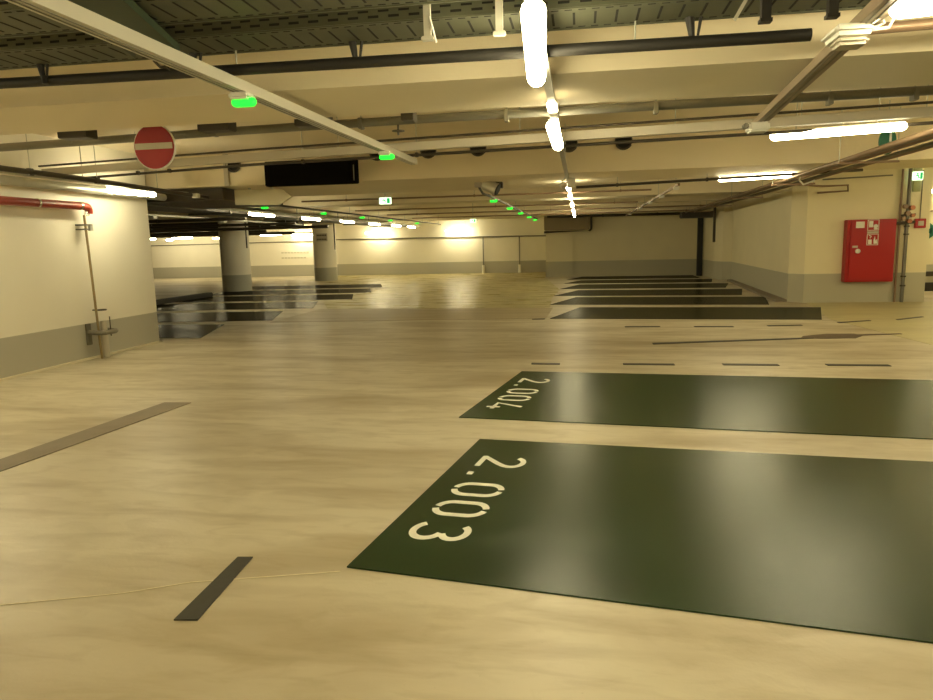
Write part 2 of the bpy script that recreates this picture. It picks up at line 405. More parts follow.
def quad_mark(name, pts, m, label, cat, group=None, z=Z0):
    c = pts[0]
    b = BM(); add_prism(b, pts, z-.003, z+.003)
    return single(name, b, m, label, cat, (c[0], c[1], 0), group)
quad_mark('floor_dash', [(-1.638, 2.435), (-1.539, 2.447), (-1.579, 3.024), (-1.654, 3.016)], M['dash'], 'largest black dash on the floor, left of the nearest numbered bay', 'floor marking')
quad_mark('floor_strip', [(-4.35, 2.6), (-4.12, 2.55), (-3.79, 6.24), (-4.07, 6.23)], M['greystrip'], 'long worn grey strip on the floor at the left edge', 'floor marking')
row1 = [(-.59, -.24), (.52, 1.12), (1.68, 2.30), (2.83, 3.50)]
l1 = ['short black dash behind the left corner of bay 2.004', 'black dash behind the middle of bay 2.004, second from the left', 'black dash behind bay 2.004, third from the left', 'black dash behind bay 2.004, rightmost in that line']
for (a, c), l in zip(row1, l1):
    quad_mark('floor_dash', [(a, 8.52), (c, 8.50), (c, 8.60), (a, 8.62)], M['dash'], l, 'floor marking')
row2 = [((.77, 12.30), (1.36, 12.30)), ((1.92, 12.28), (2.55, 12.25)), ((3.12, 12.35), (3.68, 12.42)), ((4.36, 12.75), (4.98, 13.05)), ((5.45, 13.15), (6.06, 13.6)), ((-.91, 13.55), (-.67, 13.60))]
l2 = ['thin dark dash before the far bays, second from the left', 'thin dark dash before the far bays, third from the left', 'thin dark dash before the far bays, below the right end of the longest bay',
      'thin slanting dash on the yellow floor, nearer the dark bays', 'thin slanting dash on the yellow floor below the red cabinet pipes', 'tiny dark dash at the left tip of the longest far bay']
for (a, c), l in zip(row2, l2):
    quad_mark('floor_dash', [(a[0], a[1]-.05), (c[0], c[1]-.05), (c[0], c[1]+.05), (a[0], a[1]+.05)], M['dash'], l, 'floor marking', z=Z0+.003)
quad_mark('scrape_line', [(1.04, 10.22), (3.6, 10.86), (3.6, 10.96), (1.04, 10.36)], M['dash'], 'long thin black scrape line on the floor between the two groups of bays', 'floor marking')
quad_mark('tyre_stain', [(3.2, 10.82), (3.55, 10.78), (3.95, 10.82), (4.15, 11.1), (4.1, 11.3), (3.7, 11.3), (3.3, 11.05)], M['stain'], 'dark brown stain at the right end of the long scrape line', 'stain', z=Z0+.001)
quad_mark('scrape_line', [(4.1, 11.1), (4.75, 11.25), (4.75, 11.32), (4.1, 11.22)], M['stain'], 'short faint scrape line running right from the brown stain', 'floor marking', z=Z0+.002)
b = BM(); add_box(b, -6.85, -6, 0, -6.80, 10.5, .025); struct('baseboard_left', b, M['crack'])
b = BM(); stroke(b, [(-3.4, 2.2), (-2.6, 2.42), (-2.0, 2.62), (-1.75, 2.75), (-1.1, 2.93)], .008, .001, .003)
single('floor_crack', b, M['crack'], 'thin pale filled crack running left from the nearest bay corner', 'crack', (-2, 2.6, 0))
for x, y in ((-1.02, 2.66), (-.99, 2.67), (-1.42, 3.35), (-.85, 3.6), (-1.1, 4.7), (.1, 2.25), (.45, 2.2)):
    pass
# dark kerb rail left of the first round column
b = BM(); add_box(b, -11.72, 17.0, .0, -11.50, 20.7, .14, .02)
single('kerb_rail', b, M['black'], 'long low black kerb rail on the glossy floor left of the columns', 'kerb', (-11.6, 17, 0))

# ================================================================== LAMPS
def rail(name, p, q, wd, ht, m, label, ys, cat='lighting rail', top=None):
    """straight ceiling rail hung on thin rods at the given distances"""
    p, q = Vector(p), Vector(q)
    t = thing(name, label, cat, (p+q)/2)
    b = BM(); bar(b, p, q, wd, ht); part('channel', b, m, t)
    for y in ys:
        c = p.lerp(q, (y-p.y)/(q.y-p.y))
        b = BM(); add_tube(b, [(c.x, c.y, c.z), (c.x, c.y, top or CEIL)], .006, 6); part('hanger_rod', b, M['steel'], t)
    return t
def capsule(bm, p, q, r, seg=12):
    p, q = Vector(p), Vector(q); t = (q-p).normalized()
    pts = []; rr = []
    for a in (0, 30, 60, 90):
        pts.append(p + t*r*(1-math.cos(math.radians(a)))); rr.append(max(r*math.sin(math.radians(a)), .004))
    for a in (90, 60, 30, 0):
        pts.append(q - t*r*(1-math.cos(math.radians(a)))); rr.append(max(r*math.sin(math.radians(a)), .004))
    add_tube(bm, pts, rr, seg)
def tube_lamp(p, q, label, group=None, m=None, r=.042, top=CEIL, housing=True):
    """moisture-proof batten light: glowing diffuser, grey back housing, two end caps"""
    p, q = Vector(p), Vector(q); c = (p+q)/2
    t = thing('tube_light', label, 'ceiling light', c, group)
    b = BM(); capsule(b, p, q, r); part('diffuser', b, m or M['tube'], t, True)
    b = BM(); d = (q-p).normalized()
    bar(b, p + d*.03 + V(0, 0, r*.85), q - d*.03 + V(0, 0, r*.85), r*1.3, r*.5); part('housing', b, M['pale'], t)
    if top:
        for s in (.2, .8):
            b = BM(); x = p.lerp(q, s); add_tube(b, [x + V(0, 0, r), (x.x, x.y, top)], .006, 6); part('hanger_rod', b, M['steel'], t)
    return t
# centre row, lengthwise of the aisle
XC = -.19
cy = [(2.82, 4.03), (5.60, 6.80), (12.2, 12.5), (14.2, 15.1), (17.5, 18.6), (21.1, 22.3), (24.8, 26.1)]
cl = ['nearest and brightest tube light, hanging lengthwise at the top centre', 'second tube light of the centre row, just behind the broad white beam',
      'very short lit tube just above the bunch of distant lights at the centre', 'small distant tube light, topmost of the bunch over the far bays',
      'distant tube light, second of the bunch over the far bays', 'distant tube light, third of the bunch over the far bays', 'most distant tube light of the centre row, lowest of the bunch']
for (y0, y1), l in zip(cy, cl):
    xa, xb = (-.175, -.235) if y0 < 3 else (-.21, -.20) if y0 < 8 else (XC, XC)
    tube_lamp((xa, y0, 2.375), (xb, y1, 2.375), l, 'tube lights of the centre row', r=.05 if y0 < 8 else .04, top=None)
for y0 in (-.4, -3.6):
    tube_lamp((XC, y0, 2.375), (XC, y0+1.3, 2.375), ('tube light of the centre row overhead, just behind the viewpoint' if y0 > -1 else 'tube light of the centre row farther behind the viewpoint'), 'tube lights behind the viewpoint', top=None)
rail('light_trunking', (XC, -5.5, 2.441), (XC, 28.5, 2.441), .05, .024, M['steel'], 'long straight steel rail carrying the centre row of tube lights', (-4, 0, 3.2, 6.6, 9.5, 14.5, 19.3, 22.5, 26))
t = thing('sensor_box', 'small lit white box between the first two tube lights of the centre row', 'sensor', (XC, 5.2, 2.4))
b = BM(); add_box(b, XC-.035, 4.95, 2.405, XC+.035, 5.25, 2.43, .008); part('lens', b, M['whiteled'], t)
b = BM(); add_box(b, XC-.03, 5.3, 2.39, XC+.03, 5.45, 2.43, .008); part('bracket', b, M['greypipe'], t)
t = thing('sensor_box', 'small grey junction box on the centre rail above the far lights', 'sensor', (XC, 11.2, 2.4))
b = BM(); add_box(b, XC+.0, 11.0, 2.3, XC+.12, 11.2, 2.44, .01); part('casing', b, M['white'], t)
b = BM(); add_tube(b, [(XC-.03, 10.9, 2.44), (XC-.12, 11.2, 2.34), (XC-.02, 11.9, 2.30), (XC, 12.3, 2.42)], .012, 6); part('cable', b, M['white'], t, True)

# right lamps, crosswise
tube_lamp((1.86, 7.57, 2.47), (2.97, 7.23, 2.47), 'long bright tube light hanging crosswise right of the sensor rail', 'crosswise tube lights on the right')
tube_lamp((2.30, 12.62, 2.46), (3.38, 12.22, 2.46), 'crosswise tube light above the wall left of the red cabinet', 'crosswise tube lights on the right')
tube_lamp((1.255, 3.30, 2.41), (2.45, 3.10, 2.41), 'tube light cut off by the top right corner of the view', 'crosswise tube lights on the right')
tube_lamp((1.4, -1.8, 2.45), (2.65, -2.0, 2.45), 'crosswise tube light on the right behind the viewpoint', 'tube lights behind the viewpoint')
tube_lamp((8.6, 14.2, 2.45), (9.9, 14.2, 2.45), 'tube light over the recess beyond the right edge', 'hidden tube lights', top=CEIL)
tube_lamp((8.2, 19.3, 2.5), (9.5, 19.3, 2.5), 'tube light in the bright recess behind the red cabinet wall', 'hidden tube lights', top=CEIL)
tube_lamp((6.6, 7.6, 2.47), (7.9, 7.4, 2.47), 'tube light beyond the right edge, before the red cabinet', 'hidden tube lights', top=CEIL)
tube_lamp((5.5, 10.4, 2.45), (6.8, 10.2, 2.45), 'unseen tube light added just beyond the right edge to brighten the cabinet wall', 'hidden tube lights')  # unseen lamp added to brighten the cabinet wall
tube_lamp((8.4, 11.0, 2.45), (9.7, 10.8, 2.45), 'outermost unseen tube light added beyond the right edge', 'hidden tube lights')  # likewise unseen, added for more light on the right walls
tube_lamp((4.4, 5.6, 2.45), (5.7, 5.4, 2.45), 'unseen tube light added beyond the right edge, level with bay 2.004', 'hidden tube lights')  # added outside the view for extra light from the right
# left wall lamp
tube_lamp((-6.25, 8.72, 2.315), (-6.2, 9.72, 2.315), 'tube light beside the cream wall at the left, above the standpipe', 'tube lights along the left wall', r=.038, top=None)
for y0 in (5.5, 2.6, -.5):  # the farthest one is unseen, added to brighten the left wall
    tube_lamp((-6.25, y0, 2.31), (-6.2, y0+1.25, 2.31), ('unseen tube light added left of the view to brighten the left wall' if y0 > 5 else 'tube light along the left wall, level with the nearest bay' if y0 > 1 else 'tube light along the left wall, behind the view'), 'tube lights behind the viewpoint', top=None)
# left far row, lengthwise
lr = ['nearest', 'second', 'third', 'fourth', 'fifth', 'sixth']
for k, y in enumerate((15.4, 18.6, 21.8, 25.0, 28.2, 31.0)):
    tube_lamp((-7.5-(y-13.9)*.0051, y, 2.28), (-7.5-(y-12.55)*.0051, y+1.35, 2.28), lr[k] + ' tube light of the receding row between the wall end and the far wall', 'tube lights of the left receding row', r=.038, top=None)
rail('light_trunking', (-7.5, 13.9, 2.345), (-7.6, 33.5, 2.345), .05, .045, M['steel'], 'steel rail carrying the receding row of lights left of the centre', (14.5, 19.5, 22.5, 26, 29, 32.5))
# lamps near the far wall, crosswise
fw = [(-9.9, 'bright tube light washing the far wall right of the farther column'), (-5.85, 'bright tube light washing the far wall at the picture centre left'),
      (-13.75, 'short tube light washing the far wall just left of the farther column')]
for x, l in fw:
    tube_lamp((x-.62, 34.0, 2.10), (x+.62, 34.0, 2.10), l, 'tube lights along the far wall', M['tubefar'], r=.055)
fl = [(-21.5, .4, 2.07, 'small tube light right at the end of the cream wall, far away'), (-20.35, .18, 2.0, 'tiny tube light, second from the end of the cream wall'),
      (-19.65, .55, 2.08, 'small tube light in the middle of the gap left of the nearer column'), (-17.75, .25, 2.02, 'tiny tube light touching the left side of the nearer column'),
      (-14.95, .55, 2.12, 'small tube light just right of the nearer column')]
for x, hl, z, l in fl:
    tube_lamp((x-hl, 32.8, z), (x+hl, 32.8, z), l, 'small tube lights over the left bays', r=.045)

# ================================================================== SENSOR RAILS WITH GREEN INDICATORS
def indicator(x, y, z, label, first=[None]):
    if first[0] is None:
        t = thing('bay_indicator', label, 'indicator light', (x, y, z), 'green indicator lights')
        b = BM(); add_box(b, x-.06, y-.06, z+.01, x+.06, y+.06, z+.05, .012); part('casing', b, M['white'], t)
        b = BM(); capsule(b, (x-.065, y, z), (x+.085, y, z), .026, 10); part('lens', b, M['green'], t, True)
        first[0] = t; return t
    return dup(first[0], (x, y, z), label)
XR = -1.87
ys = [3.97, 6.72, 14.5, 17.9, 21.2, 24.8, 28.0]
nm = ['nearest green indicator light, under the pale rail near the red disc sign', 'second green indicator light, at the far end of the pale near rail', 'green indicator light just behind the chrome camera, first of the far string',
      'second green light of the string behind the chrome camera', 'third green light of the string behind the chrome camera', 'fourth green light of the string behind the chrome camera', 'most distant green light of the string behind the chrome camera']
for y, l in zip(ys, nm): indicator(XR+(-.06 if y < 5 else .03 if y < 10 else .12), y, 2.335, l)
for y, l in zip((14.1, 17.4, 20.65, 23.85, 27.9), ('nearest', 'second', 'third', 'fourth', 'farthest')):
    indicator(-6.53 if y < 15 else -6.47, y, 2.33, l + ' green light of the left string above the receding lamps')
# near pale rail: C-profile trunking with fine grooves
def groove_rail(name, p, q, wd, ht, m, label, cat='lighting rail'):
    p, q = Vector(p), Vector(q)
    t = thing(name, label, cat, (p+q)/2)
    b = BM(); bar(b, p, q, wd, ht); part('channel', b, m, t)
    b = BM(); d = (q-p).normalized(); s = d.cross(V(0, 0, 1)).normalized()
    for k in (-.22, .12): bar(b, p + s*k*wd - V(0, 0, ht/2), q + s*k*wd - V(0, 0, ht/2), wd*.07, .006)
    part('groove', b, M['greypipe'], t)
    return t
groove_rail('sensor_rail', (-2.07, -2, 2.42), (-1.855, 7.95, 2.42), .085, .06, M['pale'], 'long pale grooved rail crossing the ceiling from the top left corner')
rail('sensor_rail', (-1.74, 13.7, 2.40), (-1.72, 29.2, 2.40), .04, .04, M['greypipe'], 'thin rail of the distant string of green lights', (14.2, 19.5, 22.5, 26, 29))
rail('sensor_rail', (-6.45, 13.7, 2.40), (-6.5, 33, 2.40), .05, .04, M['darkpipe'], 'dark rail above the receding row of lamps on the left', (14.5, 19.5, 22.5, 26, 29, 32.5))
groove_rail('sensor_rail', (1.02, .5, 2.43), (1.48, 6.55, 2.43), .085, .05, M['palebrown'], 'brown rail with white sensor boxes slanting down at the top right')
rail('sensor_rail', (1.66, 12.6, 2.40), (1.75, 28, 2.40), .04, .04, M['brownpipe'], 'distant dark rail with five small white boxes right of centre', (13, 16, 19.5, 22.5, 26))
for y, l in zip((12.9, 15.3, 17.8, 20.8, 25.5), ('nearest', 'second', 'third', 'fourth', 'farthest')):
    b = BM(); x = 1.655+(y-12.6)*.0058; add_box(b, x-.05, y-.06, 2.33, x+.05, y+.06, 2.385, .012)
    single('sensor_box', b, M['white'], l + ' small white box under the distant rail right of centre', 'sensor', (x, y, 2.36), 'white boxes of the distant rail')
# big sensor box on the brown rail
t = thing('sensor_box', 'large white sensor box with a looped cable on the brown rail', 'sensor', (1.18, 3.55, 2.37))
b = BM(); add_box(b, 1.10, 3.44, 2.36, 1.27, 3.66, 2.41, .02); part('casing', b, M['white'], t)
b = BM(); add_box(b, 1.12, 3.47, 2.325, 1.255, 3.60, 2.36, .015); part('lens_cover', b, M['dull'], t)
b = BM(); add_tube(b, [(1.25, 3.42, 2.40), (1.30, 3.40, 2.43), (1.325, 3.42, 2.41), (1.32, 3.46, 2.38), (1.26, 3.48, 2.38)], .007, 6)
add_tube(b, [(1.25, 3.45, 2.40), (1.285, 3.44, 2.42), (1.30, 3.46, 2.40), (1.26, 3.50, 2.385)], .006, 6); part('cable', b, M['white'], t, True)
t = thing('sensor_box', 'smaller white sensor box at the far end of the brown rail', 'sensor', (1.43, 6.2, 2.37))
b = BM(); add_box(b, 1.34, 6.10, 2.33, 1.50, 6.26, 2.405, .015); part('casing', b, M['white'], t)
b = BM(); add_box(b, 1.30, 6.1, 2.36, 1.34, 6.2, 2.40, .01); part('cable_gland', b, M['greypipe'], t)

# ================================================================== CABLE TRAYS AT THE TOP
def cable_tray(y0, y1, x0, x1, z, label, slant=0.):
    t = thing('cable_tray', label, 'cable tray', ((x0+x1)/2, (y0+y1)/2, z))
    h = .075
    b = BM(); add_box(b, x0, y0, z, x1, y1, z+.006)
    add_box(b, x0, y0, z+.006, x1, y0+.006, z+h); add_box(b, x0, y1-.006, z+.006, x1, y1, z+h)
    for yy in (y0-.012, y1): add_box(b, x0, yy, z+h-.012, x1, yy+.012, z+h)
    for k in (.04, .96):   # pressed ribs along the bottom
        yy = y0+(y1-y0)*k; add_box(b, x0, yy-.008, z-.005, x1, yy+.008, z)
    part('tray_body', b, M['tray'], t)
    b = BM(); n = int((x1-x0)/.105)
    for i in range(n):
        x = x0+.05+i*.105
        add_box(b, x-.006, y0+(y1-y0)*.25, z-.0015, x+.006, y0+(y1-y0)*.78, z)
        add_box(b, x+.03, y0-.0015, z+.018, x+.085, y0, z+.030)
        add_box(b, x-.022, y0-.0015, z+.045, x+.033, y0, z+.055)
    for i in range(int(n*1.6)):
        x = x0+.05+i*.105/1.6
        for k in (.12, .89): add_box(b, x-.018, y0+(y1-y0)*k-.005, z-.0015, x+.018, y0+(y1-y0)*k+.005, z)
    part('slot_pattern', b, M['slot'], t)
    return t
t1 = cable_tray(3.60, 3.96, -6.8, 2.1, 2.605, 'perforated olive cable tray crossing the top, directly above the black pipe')
t2 = cable_tray(3.02, 3.40, -6.8, 2.1, 2.605, 'perforated olive cable tray crossing the very top edge, nearest the viewer')
# branch tray and hanging cables
t = thing('cable_tray_branch', 'short dark green branch tray linking the two trays at top left', 'cable tray', (-2.15, 3.4, 2.56))
b = BM(); bar(b, (-2.0, 2.7, 2.575), (-2.26, 3.66, 2.575), .26, .04); part('tray_body', b, mat('dark_green_tray', (.05, .075, .04), .5, .3), t)
b = BM(); bar(b, (-2.13, 2.7, 2.565), (-2.39, 3.66, 2.565), .02, .07); part('side_rail', b, M['tray'], t)
t = thing('hanging_cable', 'loop of copper brown cables hanging from the cable tray at top left', 'cable', (-2.17, 3.66, 2.5))
for i in range(5):
    b = BM(); x = -2.25+i*.028; dz = .02*math.sin(i*2.1)
    add_tube(b, [(x, 3.72, 2.62), (x-.01, 3.64, 2.56), (x+.005, 3.62, 2.50+dz), (x+.03, 3.63, 2.47+dz), (x+.05, 3.66, 2.475)], .008, 6)
    part('cable_strand', b, M['brass'] if i % 2 else M['darkpipe'], t, True)
# cross pipe below the tray, with V hangers
b = BM(); add_tube(b, [(-6.8, 4.03, 2.57), (-1.85, 3.91, 2.50), (.87, 3.90, 2.482), (1.13, 3.90, 2.482)], .031, 12)
single('ceiling_pipe', b, M['black'], 'straight black pipe crossing the view just below the near cable tray', 'pipe', (-1, 3.84, 2.47), smooth=True)
b = BM(); add_tube(b, [(1.27, 3.88, 2.482), (3.2, 3.80, 2.50), (6, 3.6, 2.53)], .026, 12)
single('ceiling_pipe', b, M['brownpipe'], 'brownish pipe at the top right behind the large sensor box', 'pipe', (2, 3.7, 2.47), smooth=True)
def v_hanger(x, y, z, label):
    t = thing('pipe_hanger', label, 'pipe hanger', (x, y, z), 'black V shaped pipe hangers')
    b = BM(); add_tube(b, [(x-.028, y, z+.15), (x-.008, y, z+.01)], [.026, .012], 8); add_tube(b, [(x+.034, y, z+.15), (x+.012, y, z+.01)], [.010, .006], 6); part('bracket', b, M['black'], t)
    b = BM(); add_tube(b, [(x, y, z+.03), (x, y, z-.012)], .02, 10); part('clamp', b, M['black'], t)
for x, z, l in ((-3.14, 2.505, 'black V hanger on the black pipe at the far left'), (-2.16, 2.495, 'black V hanger right of the copper cable loop'), (-1.21, 2.485, 'black V hanger left of the centre, on the black pipe'), (.575, 2.475, 'black V hanger on the black pipe right of the nearest lamp')):
    v_hanger(x, 3.91, z, l)
for x, y, l in ((.82, 3.50, 'dark hanger post at the top right, left one of the pair'), (1.10, 3.50, 'dark hanger post at the top right, right one of the pair')):
    b = BM(); add_box(b, x-.02, y-.02, 2.46, x+.02, y+.02, CEIL); add_box(b, x-.026, y-.025, 2.445, x+.026, y+.025, 2.46)
    single('hanger_post', b, M['black'], l, 'hanger', (x, y, 2.5), 'dark posts')
for x, y, z0, l in ((-.73, 3.52, 2.475, 'pale channel strut hanging on the cable tray left of the nearest lamp'), (-.38, 3.52, 2.475, 'longer pale channel strut just left of the nearest lamp')):
    t = thing('channel_strut', l, 'hanger', (x, y, z0))
    b = BM(); bar(b, (x, y, z0+.02), (x, y, CEIL), .035, .02); part('channel', b, M['pale'], t)
    b = BM(); add_box(b, x-.03, y-.02, z0, x+.03, y+.02, z0+.02, .004); part('foot_plate', b, M['pale'], t)
b = BM(); add_tube(b, [(-.715, 3.50, 2.58), (-.70, 3.50, 2.52), (-.685, 3.50, 2.46)], .006, 6)
single('cable_end', b, M['white'], 'short pale cable end beside the left channel strut', 'cable', (-.75, 3.53, 2.55))
b = BM(); bar(b, (.74, 3.46, 2.56), (.68, 3.46, 2.455), .015, .015)
single('diagonal_strut', b, M['pale'], 'short pale diagonal strut below the tray at the top right', 'hanger', (.9, 3.3, 2.53))
# thin rods between tray and pipe
for x in (-1.85+.05, -.0+.32): pass
b = BM(); add_tube(b, [(.28, 3.90, 2.482), (.28, 3.90, CEIL)], .005, 6)
single('threaded_rod', b, M['steel'], 'thin threaded rod holding the black pipe right of the nearest lamp', 'hanger', (.28, 3.85, 2.5))
b = BM(); add_tube(b, [(-1.92, 3.91, 2.50), (-1.92, 3.91, CEIL)], .005, 6)
single('threaded_rod', b, M['steel'], 'thin threaded rod holding the black pipe left of the pale rail', 'hanger', (-1.92, 3.85, 2.5))

# ================================================================== CROSSWISE CONDUITS BEHIND THE FIRST BEAM
def pipe_run(name, pts, r, m, label, cat='pipe', brackets=(), bm_m=None, top=CEIL, seg=10):
    c = Vector(pts[0])
    t = thing(name, label, cat, c)
    b = BM(); add_tube(b, pts, r, seg); part('run', b, m, t, True)
    for p in brackets:
        b = BM(); add_tube(b, [(p[0], p[1], p[2]), (p[0], p[1], top)], .005, 6); part('hanger_rod', b, M['steel'], t)
        b = BM(); add_box(b, p[0]-.018, p[1]-r-.008, p[2]-r-.008, p[0]+.018, p[1]+r+.008, p[2]+r+.008, .004); part('clamp', b, bm_m or m, t)
    return t
t = pipe_run('ceiling_conduit', [(-6.8, 6.0, 2.46), (-2.96, 6.0, 2.525), (-.99, 6.0, 2.545), (2.62, 6.0, 2.555), (6, 6, 2.57)], .036, M['greypipe'],
         'thick grey conduit crossing the view right behind the first beam', brackets=[(x, 6.0, 2.53) for x in (-4.6, -3.2, -1.85, -.6, .6, 1.9, 2.5)])
b = BM()
b = BM(); bar(b, (-6.7, 8.15, 2.505), (-3.65, 7.68, 2.515), .07, .085); bar(b, (-3.65, 7.68, 2.515), (4.8, 6.75, 2.545), .07, .085)
t = thing('light_trunking', 'broad cream trunking crossing the whole view behind the grey conduit', 'cable trunking', (-3.4, 7.13, 2.44))
part('channel', b, M['dull'], t)
b = BM(); add_tube(b, [(-6.7, 8.07, 2.575), (-3.65, 7.6, 2.585), (4.8, 6.67, 2.615)], .012, 8); part('cable', b, M['darkpipe'], t, True)
for x in (-5, -2.6, -.6, .9, 2.0, 3.0):
    b = BM(); y = 7.68-(x+3.65)*.11; add_tube(b, [(x, y, 2.52), (x, y, CEIL)], .005, 6); part('hanger_rod', b, M['steel'], t)
pipe_run('sprinkler_pipe', [(-6.6, 8.7, 2.42), (-6.6, 8.7, 2.46)] + [(-6.57, 8.69, 2.48), (-3.85, 8.1, 2.485), (-1.9, 7.9, 2.485), (3.5, 7.3, 2.50)], .016, M['darkpipe'],
         'thin dark sprinkler pipe with couplings behind the cream trunking', brackets=[(x, 8.1-(x+3.85)*.2 if x < -3.85 else 8.1-(x+3.85)*.11, 2.485) for x in (-5.6, -5.1, -3.2, -1.8)])
t = thing('ceiling_sprinkler', 'small sprinkler head with a round plate left of the centre', 'sprinkler', (-1.525, 6.0, 2.47))
b = BM(); add_tube(b, [(-1.525, 6.0, 2.52), (-1.525, 6.0, 2.42)], .009, 8); part('stem', b, M['darkpipe'], t)
b = BM(); add_tube(b, [(-1.525, 6.0, 2.452), (-1.525, 6.0, 2.458)], .055, 16); part('deflector', b, M['darkpipe'], t)
# little fittings on the beam rear above the conduit
for x, l in ((-4.3, 'dark junction plate above the grey conduit left of the red disc sign'), (-3.0, 'dark junction plate above the grey conduit right of the red disc sign'), (-2.15, 'dark junction plate above the grey conduit right of the pale rail'), (-1.35, 'small dark fitting above the grey conduit near the sprinkler head')):
    b = BM(); wd = .14 if x < -2 else .05; add_box(b, x-wd, 5.60, 2.47, x+wd, 5.75, 2.56, .006)
    add_box(b, x-.01, 5.66, 2.56, x+.01, 5.69, CEIL)
    single('junction_plate', b, M['darkpipe'], l, 'fitting', (x, 5.6, 2.5))

# round openings in the broad beam
for x, l in ((-5.49, 'round dark opening in the broad beam, left of the black display'), (-3.10, 'round dark opening in the broad beam, right of the black display'), (-2.29, 'round dark opening in the broad beam near the pale rail end'),
             (-1.52, 'round dark opening in the broad beam above the chrome camera'), (-.16, 'round dark opening in the broad beam beside the centre lamp row'), (.63, 'round dark opening in the broad beam, farthest right')):
    z = 2.84 if x < -5 else 2.925
    t = thing('pipe_sleeve', l, 'opening', (x, 10.8, z), 'round openings in the broad beam')
    b = BM(); add_tube(b, [(x, 10.87, z), (x, 10.82, z)], .115, 24); part('hole_cap', b, M['slot'], t)
    b = BM()
    for i in range(24):
        a0, a1 = 2*math.pi*i/24, 2*math.pi*(i+1)/24
        bar(b, (x+.12*math.cos(a0), 10.815, z+.12*math.sin(a0)), (x+.12*math.cos(a1), 10.815, z+.12*math.sin(a1)), .012, .03)
    part('rim', b, M['darkpipe'], t)

# ================================================================== SIGNS
t = thing('no_entry_sign', 'round red no entry sign with a white bar hanging at the left', 'traffic sign', (-3.54, 5.6, 2.36))
b = BM(); n = 40; R_ = .185
def disc(b, c, r, y0, y1, n=40, sx=1.):
    add_tube(b, [(c[0], y0, c[1]), (c[0], y1, c[1])], r, n)
disc(b, (-3.54, 2.362), .190, 5.60, 5.615); part('backing', b, M['white'], t)
b = BM(); disc(b, (-3.54, 2.362), .181, 5.595, 5.60); part('red_face', b, M['redsign'], t)
b = BM(); add_box(b, -3.71, 5.588, 2.342, -3.37, 5.594, 2.392); part('white_bar', b, M['dull'], t)
b = BM(); add_box(b, -3.62, 5.615, 2.48, -3.60, 5.635, CEIL); add_box(b, -3.48, 5.615, 2.48, -3.46, 5.635, CEIL); part('bracket', b, M['steel'], t)

t = thing('display_board', 'large unlit black display board hanging below the broad beam', 'display board', (-4.05, 10.4, 2.4))
b = BM(); add_box(b, -4.78, 10.40, 2.43, -3.32, 10.55, 2.80, .012); part('casing', b, M['display'], t)
b = BM(); add_box(b, -4.75, 10.385, 2.45, -3.40, 10.40, 2.775, .004); part('screen', b, M['display'], t)
b = BM(); add_box(b, -3.36, 10.39, 2.47, -3.345, 10.40, 2.70); part('side_strip', b, M['greypipe'], t)
b = BM(); add_box(b, -4.3, 10.55, 2.5, -4.2, 10.86, 2.6); add_box(b, -3.8, 10.55, 2.5, -3.7, 10.86, 2.6); part('bracket', b, M['steel'], t)

t = thing('arrow_sign', 'pale arrow shaped sign pointing right below the black display', 'sign', (-5.3, 11.0, 2.2))
b = BM(); pr = [(-5.74, 2.225), (-4.97, 2.20), (-4.73, 2.33), (-4.89, 2.455), (-5.74, 2.475)]
a = [b.verts.new((x, 11.28, z)) for x, z in pr]; c = [b.verts.new((x, 11.33, z)) for x, z in pr]
b.faces.new(a); b.faces.new(c[::-1])
for i in range(5): b.faces.new((a[i], c[i], c[(i+1) % 5], a[(i+1) % 5]))
part('panel', b, M['kerbwhite'], t)
b = BM(); add_box(b, -5.5, 11.3, 2.46, -5.46, 11.32, 2.5); add_box(b, -5.1, 11.3, 2.45, -5.06, 11.32, 2.5); part('bracket', b, M['steel'], t)

def exit_sign(x, y, z, wd, ht, label, flip=1):
    t = thing('exit_sign', label, 'exit sign', (x, y, z))
    b = BM(); add_box(b, x-wd/2, y, z-ht/2, x+wd/2, y+.06, z+ht/2, .006); part('casing', b, M['exitwhite'], t)
    b = BM(); y0, y1 = y-.006, y
    def rb(x0, z0, x1, z1): add_box(b, x+x0*wd*flip if flip > 0 else x+x1*wd*flip, y0, z+z0*ht, x+x1*wd*flip if flip > 0 else x+x0*wd*flip, y1, z+z1*ht)
    rb(.18, -.38, .42, .38)                                     # door
    for p, q in (((-.10, .10), (.02, -.12)), ((.02, -.12), (-.04, -.38)), ((.0, -.08), (.12, -.25)), ((-.10, .12), (.08, .05)), ((-.10, .14), (-.22, .0))):
        bar(b, (x+p[0]*wd*flip, (y0+y1)/2, z+p[1]*ht), (x+q[0]*wd*flip, (y0+y1)/2, z+q[1]*ht), .006, ht*.10)
    add_tube(b, [(x-.07*wd*flip, y0, z+.27*ht), (x-.07*wd*flip, y1, z+.27*ht)], ht*.09, 12)
    rb(-.46, -.05, -.30, .05)
    part('pictogram', b, M['exitgreen'], t)
    b = BM(); add_tube(b, [(x, y+.03, z+ht/2), (x, y+.03, CEIL if z < 2.6 else z+ht/2+.02)], .008, 6); part('hanger_rod', b, M['steel'], t)
exit_sign(-3.82, 13.75, 2.365, .24, .13, 'lit running man exit sign hanging below the beams left of centre')
exit_sign(-3.0, 20.0, 2.10+.02, .17, .10, 'tiny lit exit sign hanging in the distance before the far wall')
exit_sign(7.06, 16.5, 2.68, .20, .18, 'lit green and white exit sign high at the right edge')
t = thing('hanging_sign', 'dark green oval sign with a white stroke hanging behind the right lamp', 'sign', (3.5, 9, 2.4))
b = BM(); add_tube(b, [(3.5, 9.0, 2.545), (3.5, 9.02, 2.545)], .15, 28)
for v in b.verts: v.co.x = 3.5+(v.co.x-3.5)*.62
part('panel', b, M['greensign'], t)
b = BM(); add_box(b, 3.515, 8.985, 2.54, 3.535, 8.999, 2.68); part('white_stroke', b, M['white'], t)
